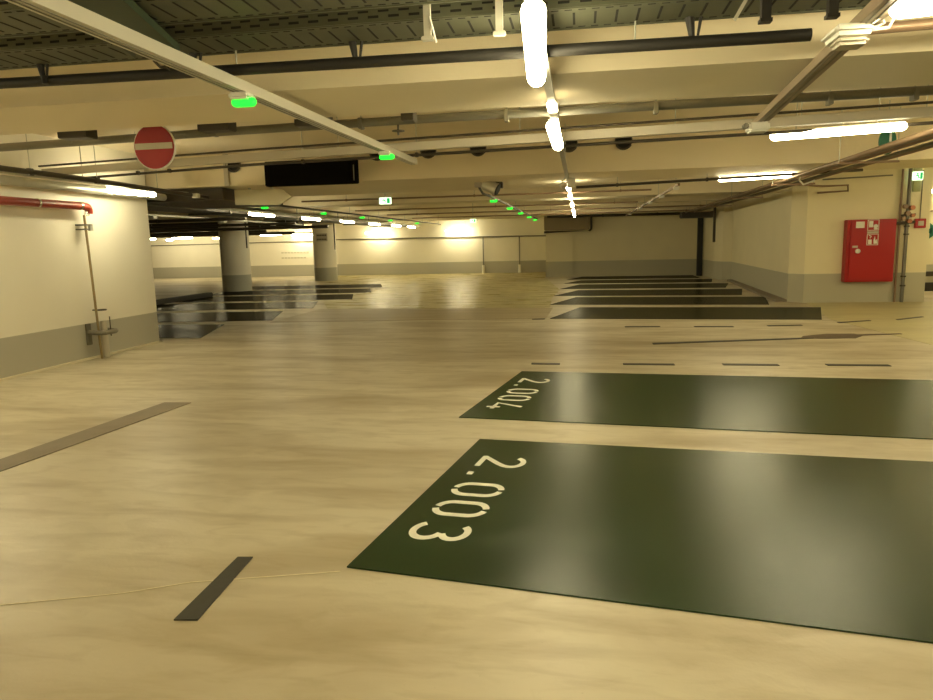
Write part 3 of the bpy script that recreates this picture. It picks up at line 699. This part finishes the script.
b = BM(); add_tube(b, [(3.5, 9.01, 2.69), (3.5, 9.01, CEIL)], .006, 6); part('hanger_rod', b, M['steel'], t)

# camera
t = thing('security_camera', 'chrome cylindrical camera hanging from the broad beam at the centre', 'camera', (-1.5, 12.0, 2.5))
b = BM(); add_tube(b, [(-1.60, 11.95, 2.46), (-1.50, 11.93, 2.43), (-1.36, 11.9, 2.37)], [.08, .10, .10], 20); part('barrel', b, M['pale'], t, True)
b = BM(); add_tube(b, [(-1.36, 11.9, 2.37), (-1.345, 11.897, 2.363)], [.105, .09], 20); part('lens_ring', b, M['black'], t, True)
b = BM(); add_box(b, -1.75, 11.9, 2.42, -1.62, 12.0, 2.50, .01); part('mount', b, M['dull'], t)
b = BM(); add_box(b, -1.42, 11.95, 2.40, -1.28, 12.08, 2.50, .006); part('bracket', b, M['darkpipe'], t)
b = BM(); add_tube(b, [(-1.68, 12.0, 2.42), (-1.66, 12.3, 2.34), (-1.70, 13.6, 2.37)], .02, 8); part('cable', b, M['darkpipe'], t, True)

# ================================================================== LEFT SIDE PIPES
t = thing('red_pipe', 'thick red pipe with an elbow along the top of the cream wall', 'pipe', (-6.65, 7.4, 2.12))
b = BM(); add_tube(b, [(-6.65, 3.0, 2.12), (-6.65, 8.72, 2.115)] + elbow((-6.65, 8.7, 2.115), (-6.68, 8.9, 2.11), (-6.70, 8.88, 1.95), .09), .052, 14); part('run', b, M['redpipe'], t, True)
for y in (7.9, 8.65):
    b = BM(); add_tube(b, [(-6.65, y, 2.116), (-6.65, y+.035, 2.116)], .058, 14); part('clamp', b, M['chrome'], t, True)
b = BM(); add_tube(b, [(-6.70, 8.86, 2.05), (-6.70, 8.86, 1.99)], .035, 12); part('reducer', b, M['chrome'], t, True)
t = thing('riser_pipe', 'thin brass coloured riser pipe running down the cream wall', 'pipe', (-6.70, 8.87, 0))
b = BM(); add_tube(b, [(-6.72, 8.83, 2.0), (-6.70, 8.87, .0)], .017, 10); part('run', b, M['brasspipe'], t, True)
for k, z in enumerate((1.86, 1.80)):
    b = BM(); add_box(b, -6.86, 8.80, z, -6.69, 8.93 if k == 0 else 8.88, z+.018); part('pipe_clamp', b, M['greypipe'], t)
b = BM(); add_box(b, -6.73, 8.89, 1.79, -6.69, 8.95, 1.88); part('valve_tag', b, M['steel'], t)
t = thing('guard_rail', 'bent grey steel tube guard around the standpipe foot on the left wall', 'guard rail', (-6.84, 8.8, .25))
b = BM(); add_box(b, -6.85, 8.78, .20, -6.82, 8.87, .50, .005); part('wall_plate', b, M['greypipe'], t)
b = BM(); add_tube(b, [(-6.83, 8.82, .38), (-6.66, 8.82, .37), (-6.60, 8.86, .37), (-6.58, 8.95, .37), (-6.58, 9.04, .37), (-6.62, 9.12, .37), (-6.68, 9.14, .37), (-6.84, 9.14, .38)], .034, 12); part('hoop', b, M['greypipe'], t, True)
t = thing('standpipe_stub', 'short white pipe stub standing inside the tube guard', 'pipe', (-6.72, 9.0, 0))
b = BM(); add_tube(b, [(-6.72, 9.0, 0), (-6.72, 9.0, .52)], .045, 14); part('stub', b, M['dull'], t, True)
b = BM(); add_tube(b, [(-6.66, 9.06, .30), (-6.66, 9.06, .58)], .008, 6); part('rod', b, M['darkpipe'], t)
b = BM(); add_tube(b, [(-6.72+.06*math.cos(a), 8.99+.06*math.sin(a), .68) for a in [i*math.pi/8 for i in range(17)]], .010, 8, False)
add_tube(b, [(-6.77, 8.97, .68), (-6.84, 8.96, .68)], .01, 6)
part('ring_clamp', b, M['darkpipe'], t, True)
b = BM(); add_tube(b, [(-6.58, 3, 2.36), (-6.55, 10.5, 2.33)], .055, 14)
single('ceiling_pipe', b, M['steel'], 'silvery pipe running along the top of the cream wall above the lamp', 'pipe', (-6.58, 3, 2.36), smooth=True)
rail('light_trunking', (-6.22, -1, 2.385), (-6.2, 10.6, 2.385), .05, .04, M['steel'], 'thin rail carrying the tube light beside the cream wall', (0, 3.5, 8.2, 9.8))
pipe_run('ceiling_pipe', [(-5.78, 2, 2.37), (-5.85, 7.6, 2.365), (-5.95, 9.4, 2.35), (-6.2, 12.5, 2.33)], .03, M['darkpipe'],
         'dark pipe descending from the left edge above the wall lamp', brackets=[(-5.84, 6.9, 2.365), (-5.86, 8.0, 2.365)])
b = BM(); add_box(b, -6.03, 10.42, 2.30, -5.93, 10.52, 2.37, .01)
single('sensor_box', b, M['white'], 'small white box on the dark pipe just past the wall end', 'sensor', (-5.8, 10.47, 2.35))

# dark ductwork and trays beyond the wall end
t = thing('ventilation_duct', 'wide dark box put in under the broad beam beyond the cream wall end', 'duct', (-8.5, 12, 2.4))
b = BM(); add_box(b, -13.5, 11.0, 2.30, -5.80, 13.4, 2.495, .01); part('duct_body', b, M['darkpipe'], t)  # dark box filling the dark area under the broad beam
b = BM()
for x in (-12, -10.5, -9, -7.5): add_box(b, x-.02, 10.98, 2.28, x+.02, 13.42, 2.5)
part('flange', b, M['greypipe'], t)
def long_run(x, y0, y1, z, wd, ht, m, label, name='cable_tray'):
    b = BM(); bar(b, (x, y0, z), (x-.1, y1, z), wd, ht)
    b2 = thing(name, label, 'cable tray' if name == 'cable_tray' else 'pipe', (x, y0, z))
    part('tray_body', b, m, b2)
    b = BM()
    n = int((y1-y0)/3)
    for i in range(n): add_tube(b, [(x, y0+1.4+i*3, z), (x, y0+1.4+i*3, CEIL)], .012, 6)
    part('hanger_rods', b, M['darkpipe'], b2)
    b2.children[-1]['kind'] = 'stuff' if False else 'part'
    return b2
def cross_run(y, x0, x1, z, r, m, label, hang=()):
    return pipe_run('ceiling_pipe', [(x0, y, z), (x1, y, z)], r, m, label, brackets=[(x, y, z) for x in hang], seg=8)
t = thing('cable_tray', 'wide dark cable tray receding under the ceiling above the left bays', 'cable tray', (-9.3, 14, 2.3))
b = BM(); add_box(b, -9.0, 13.6, 2.33, -8.1, 33.5, 2.37); add_box(b, -9.0, 13.6, 2.37, -8.97, 33.5, 2.44); add_box(b, -8.13, 13.6, 2.37, -8.1, 33.5, 2.44); part('tray_body', b, M['darkpipe'], t)
for y in (15.5, 19.5, 23, 26.5, 30):
    b = BM(); add_box(b, -9.08, y, 2.29, -8.02, y+.05, 2.33); add_tube(b, [(-9.05, y+.02, 2.3), (-9.05, y+.02, CEIL)], .01, 6); add_tube(b, [(-8.05, y+.02, 2.3), (-8.05, y+.02, CEIL)], .01, 6); part('cross_bracket', b, M['greypipe'], t)
rail('sensor_rail', (-9.4, 13.8, 2.28), (-9.75, 24.0, 2.28), .06, .04, M['steel'], 'pale thin rail receding past the nearer column with white boxes', (14.4, 19.6, 22.5))
for y, l in ((14.6, 'nearest'), (18.0, 'middle'), (21.4, 'farthest')):
    b = BM(); x = -9.4-(y-14)*.034; add_box(b, x-.07, y-.08, 2.19, x+.07, y+.08, 2.255, .012)
    single('sensor_box', b, M['white'], l + ' white box under the thin pale rail near the nearer column', 'sensor', (x, y, 2.22), 'white boxes of the left rail')
for y, z, r, l in ((16.0, 2.20, .04, 'nearest dark crosswise pipe over the left bays'), (19.0, 2.16, .035, 'second dark crosswise pipe over the left bays'), (21.6, 2.12, .05, 'dark crosswise pipe touching the top of the nearer column'),
                   (25.5, 2.12, .05, 'dark crosswise pipe between the two round columns'), (28.2, 2.10, .05, 'dark crosswise pipe just before the farther column'), (31.0, 2.12, .04, 'dark crosswise pipe between farther column and far wall')):
    cross_run(y, -25, -7.9 if y < 25 else -11.8, z, r, M['darkpipe'], l, [-22, -18, -14, -12.5 if y > 25 else -10.2])
t = thing('ventilation_duct', 'broad dark duct crossing above the round columns', 'duct', (-17, 26, 2.3))
b = BM(); add_box(b, -25, 24.9, 2.17, -10.2, 25.35, 2.5, .02); part('duct_body', b, M['darkpipe'], t)
# far conduits on the right of that, thin lines under the ceiling
for y, x0, x1, l in ((14.6, -5.9, 1.4, 'thin brown conduit crossing behind the chrome camera'), (19.2, -6.2, 1.5, 'thin brown conduit crossing in the middle distance'), (22.5, -6.2, 4.2, 'thin brown conduit crossing over the third far bay'),
                     (26, -6.2, 4.3, 'thin brown conduit crossing over the fifth far bay')):
    cross_run(y, x0, x1, 2.46, .018, M['brownpipe'], l, [x0+1, (x0+x1)/2+.1, x1-.6])
pipe_run('ceiling_conduit', [(-.06, 11.9, 2.36), (1.6, 11.9, 2.40), (4.3, 11.9, 2.47)], .022, M['darkpipe'], 'dark conduit running right from the centre lamp row', brackets=[(.6, 11.9, 2.375), (2.0, 11.9, 2.41)])

t = thing('wall_lettering', 'faint grey lines of lettering on the far wall between the columns', 'lettering', (-14.5, 34.4, 1.0))
for z, x0, n in ((1.22, -15.2, 9), (.95, -15.2, 8)):
    b = BM()
    for i in range(n): add_box(b, x0+i*.17, 34.485, z-.035, x0+.13+i*.17, 34.499, z+.035)
    part('text_row', b, M['faint'], t)
b = BM(); add_tube(b, [(-10.45, 29.3, CEIL), (-10.45, 29.3, 1.35)], .03, 8)
single('cable_drop', b, M['darkpipe'], 'short dark conduit on the right side of the farther column', 'pipe', (-10.45, 29.3, 1.35))
b = BM(); add_tube(b, [(-11.36, 22.95, CEIL), (-11.36, 22.95, 1.5)], .025, 8)
single('cable_drop', b, M['darkpipe'], 'short dark conduit on the right side of the nearer column', 'pipe', (-11.36, 22.95, 1.5))
# far wall pipes
pipe_run('wall_pipe', [(-12.2, 34.44, 1.82), (-1.5, 34.44, 1.76)], .03, M['greypipe'], 'long thin pipe running along the upper far wall')
pipe_run('wall_pipe', [(-26, 34.44, 1.72), (-12.9, 34.44, 1.78)], .025, M['greypipe'], 'thin pipe along the far wall left of the farther column')
for x, l in ((-4.68, 'vertical wall pipe with a white base, left one of the pair'), (-2.9, 'vertical wall pipe with a white base, right one of the pair')):
    t = thing('drop_pipe', l, 'pipe', (x, 34.4, 0))
    b = BM(); add_tube(b, [(x, 34.42, .3), (x, 34.42, 1.76)], .028, 8); part('run', b, M['greypipe'], t, True)
    b = BM(); add_tube(b, [(x, 34.4, 0), (x, 34.4, .40)], .075, 12); part('base_sleeve', b, M['white'], t, True)
t = thing('ventilation_duct', 'brown rectangular duct at the top of the back wall near the centre', 'duct', (-.5, 29.5, 1.85))
b = BM(); add_box(b, -1.45, 29.3, 1.93, .38, 29.78, 2.50, .01); part('duct_body', b, mat('brown_duct', (.30, .24, .14), .6, .2), t)
b = BM(); add_tube(b, [(-1.45, 29.35, 1.86), (.36, 29.35, 1.88)] + elbow((.3, 29.35, 1.88), (.46, 29.35, 1.88), (.46, 29.35, 2.5), .12) + [(.46, 29.35, 2.52)], .04, 10); part('edge_pipe', b, M['darkpipe'], t, True)
pipe_run('ceiling_pipe', [(-1.3, 28.9, 2.46), (4.5, 28.7, 2.44)], .05, M['darkpipe'], 'dark pipe along the top of the right back wall', brackets=[(.9, 28.8, 2.45), (3, 28.75, 2.45)])
b = BM(); add_box(b, 4.56, 28.86, 0, 4.76, 29.02, 2.38, .01)
single('drain_pipe', b, M['black'], 'black vertical post in the far right corner of the back wall', 'pipe', (4.69, 28.9, 0))
b = BM(); add_box(b, 4.50, 25.3, 1.33, 4.58, 25.38, CEIL, .01)
single('cable_drop', b, M['darkpipe'], 'short dark conduit hanging down before the far right pillar', 'pipe', (4.65, 25.35, 1.33))
b = BM(); add_box(b, 3.6, 26.3, 2.2, 4.75, 27.0, 2.42, .03)
single('pipe_cluster_box', b, M['darkpipe'], 'dark box among the pipes above the far right corner', 'duct', (4.2, 26.6, 2.2))

# ================================================================== RIGHT SIDE
bl = ['innermost', 'second', 'third', 'fourth', 'outermost']
for i in range(5):
    x0 = 3.05+.14*i; x1 = 3.75+.10*i; z = 2.40+.018*(i % 3)
    pipe_run('ceiling_pipe', [(x0, 4.5, z), (x0+(x1-x0)*.45, 14, z), (x1, 27.5, z)], (.028, .018, .034, .02, .03)[i], M['brownpipe'] if i % 2 == 0 else M['greypipe'],
             bl[i] + ' pipe of the brown bundle running along the right wall top')
for y in (6.5, 9.5, 13, 17, 21, 25):
    t = thing('pipe_bracket', 'steel cross bracket under the pipe bundle at the right, ' + {6.5: 'beyond the right edge', 9.5: 'nearest in view', 13: 'left of the red cabinet', 17: 'at the wall corner', 21: 'over the side wall', 25: 'over the far pillar'}[y], 'pipe hanger', (3.6, y, 2.36))
    xs = 3.05+(y-4.5)*.033
    b = BM(); add_box(b, xs-.08, y-.02, 2.35, xs+.62, y+.02, 2.375); part('cross_bar', b, M['brownpipe'], t)
    for xx in (xs-.06, xs+.60):
        b = BM(); add_tube(b, [(xx, y, 2.36), (xx, y, CEIL)], .006, 6); part('hanger_rod', b, M['steel'], t)
b = BM(); add_tube(b, [(3.3, 11.55, 2.44), (3.33, 11.7, 2.33), (3.45, 11.9, 2.28), (3.7, 12.2, 2.36)], .013, 8)
single('lamp_cable', b, M['white'], 'drooping white cable at the right end of the farther crosswise lamp', 'cable', (3.3, 11.6, 2.4), smooth=True)
pipe_run('wall_conduit', [(4.3, 16.0, 2.58), (5.1, 16.3, 2.52), (5.70, 16.55, 2.54), (5.72, 16.58, 2.42), (5.1, 16.58, 2.40)], .022, M['brownpipe'], 'bent conduit on the wall above the red cabinet')
pipe_run('wall_conduit', [(5.2, 16.60, 2.68), (6.6, 16.60, 2.72)], .016, M['greypipe'], 'thin straight conduit high on the wall above the red cabinet')

# fire hose cabinet
t = thing('fire_hose_cabinet', 'red fire hose cabinet mounted on the cream wall', 'fire cabinet', (6.190, 16.6, .46))
b = BM(); add_box(b, 5.700, 16.44, .46, 6.680, 16.65, 1.80, .012); part('body', b, M['red'], t)
d_ = BM(); add_box(d_, 5.760, 16.41, .50, 6.660, 16.44, 1.77, .010); door = part('door', d_, M['red'], t)
b = BM(); add_box(b, 5.860, 16.402, 1.62, 6.030, 16.409, 1.755); s = part('label_plate', b, M['white'], door)
def pict(x0, x1, z0, z1):
    b = BM(); y0 = 16.402; y1 = 16.409; w_ = .012
    add_box(b, x0, y0, z0, x0+w_, y1, z1); add_box(b, x1-w_, y0, z0, x1, y1, z1); add_box(b, x0, y0, z0, x1, y1, z0+w_); add_box(b, x0, y0, z1-w_, x1, y1, z1)
    return b
b = pict(6.090, 6.320, 1.56, 1.79)     # hose reel pictogram
add_box(b, 6.120, 16.402, 1.63, 6.200, 16.409, 1.76); add_tube(b, [(6.255, 16.409, 1.65), (6.255, 16.402, 1.65)], .045, 16); add_box(b, 6.220, 16.402, 1.58, 6.300, 16.409, 1.61)
part('hose_pictogram', b, M['white'], door)
b = BM(); add_box(b, 6.090, 16.402, 1.50, 6.320, 16.409, 1.545); part('text_strip', b, M['dull'], door)
b = pict(6.090, 6.320, 1.25, 1.49)     # extinguisher and flame pictogram
add_box(b, 6.120, 16.402, 1.27, 6.190, 16.409, 1.37, .002); add_tube(b, [(6.150, 16.405, 1.40), (6.180, 16.405, 1.44), (6.130, 16.405, 1.46)], .012, 6)
add_prism(b, [(6.230, 0), (6.300, 0), (6.290, .10), (6.265, .06), (6.250, .16), (6.225, .08)], 0, .007)
for v in b.verts:
    if v.co.y < 5: v.co = Vector((v.co.x, 16.402+v.co.z, 1.28+v.co.y))
part('extinguisher_pictogram', b, M['white'], door)
b = BM(); add_box(b, 5.810, 16.402, 1.20, 5.920, 16.409, 1.245); part('small_label', b, M['dull'], door)
b = BM(); add_tube(b, [(5.920, 16.41, 1.13), (5.920, 16.375, 1.13)], .05, 16); add_box(b, 5.880, 16.36, 1.12, 5.960, 16.376, 1.14); part('handle', b, M['white'], door)
# pipes right of the cabinet
pipe_run('riser_pipe', [(6.790, 16.58, 0), (6.790, 16.58, 2.84)], .022, M['brownpipe'], 'thin riser pipe directly right of the red cabinet')
t = pipe_run('riser_pipe', [(6.920, 16.54, 0), (6.920, 16.54, 2.84)], .036, M['greypipe'], 'thicker riser pipe with valves right of the red cabinet')
for z in (.35, .55, 1.45, 1.62):
    b = BM(); add_tube(b, [(6.920, 16.54, z), (6.920, 16.54, z+.03)], .055, 12); part('coupling', b, M['darkpipe'], t, True)
t = thing('valve_group', 'cluster of copper valves on the pipes beside the red cabinet', 'valve', (6.860, 16.45, 1.85))
for k, (x, z, r) in enumerate(((6.830, 2.05, .045), (6.960, 2.02, .05), (6.880, 1.90, .05), (6.980, 1.86, .04), (6.800, 1.80, .04), (6.920, 1.74, .045))):
    b = BM(); add_tube(b, [(x, 16.50, z), (x, 16.40, z)], r, 12); part('hand_wheel', b, M['brass'] if k % 2 else M['brownpipe'], t, True)
b = BM(); add_tube(b, [(6.680, 16.46, 1.70), (7.040, 16.46, 1.72)], .03, 8); add_tube(b, [(6.760, 16.46, 1.86), (7.040, 16.46, 1.88)], .022, 8); part('cross_pipe', b, M['darkpipe'], t, True)
t = thing('fire_alarm_box', 'small square red alarm box with a white centre at the right edge', 'alarm box', (7.200, 16.6, 1.7))
b = BM(); add_box(b, 7.090, 16.54, 1.59, 7.300, 16.62, 1.79, .008); part('casing', b, M['red'], t)
b = BM(); add_box(b, 7.140, 16.53, 1.64, 7.250, 16.54, 1.74); part('centre_plate', b, M['dull'], t)
b = BM(); add_tube(b, [(7.195, 16.60, 1.79), (7.195, 16.60, 2.8)], .01, 6); part('conduit', b, M['greypipe'], t)
# things in the bright recess at the right edge
t = thing('direction_arrow', 'green arrow sign pointing right on the recess wall at the right edge', 'sign', (9.0, 20.5, 1.5))
b = BM()
for p, q in (((8.93, 1.53), (9.22, 1.53)),): bar(b, (p[0], 20.57, p[1]), (q[0], 20.57, q[1]), .02, .12)
tri = [(9.18, 1.33), (9.42, 1.53), (9.18, 1.73)]
a = [b.verts.new((x, 20.56, z)) for x, z in tri]; c = [b.verts.new((x, 20.58, z)) for x, z in tri]
b.faces.new(a); b.faces.new(c[::-1])
for i in range(3): b.faces.new((a[i], c[i], c[(i+1) % 3], a[(i+1) % 3]))
part('arrow_plate', b, M['greensign'], t)
for z, l in ((.10, 'lower'), (.38, 'upper')):
    b = BM(); add_box(b, 8.3, 19.6, z if z > .2 else 0, 10.5, 19.8, z+.12, .03)
    b2 = single('rubber_buffer', b, M['black'] if z < .2 else M['darkpipe'], l + ' dark rubber buffer bar in the recess at the right edge', 'buffer', (9, 19.7, 0))
b = BM()
pipe_run('wall_conduit', [(7.5, 20.5, 2.05), (11, 20.5, 2.05)], .02, M['brownpipe'], 'thin conduit on the recess wall at the right edge')
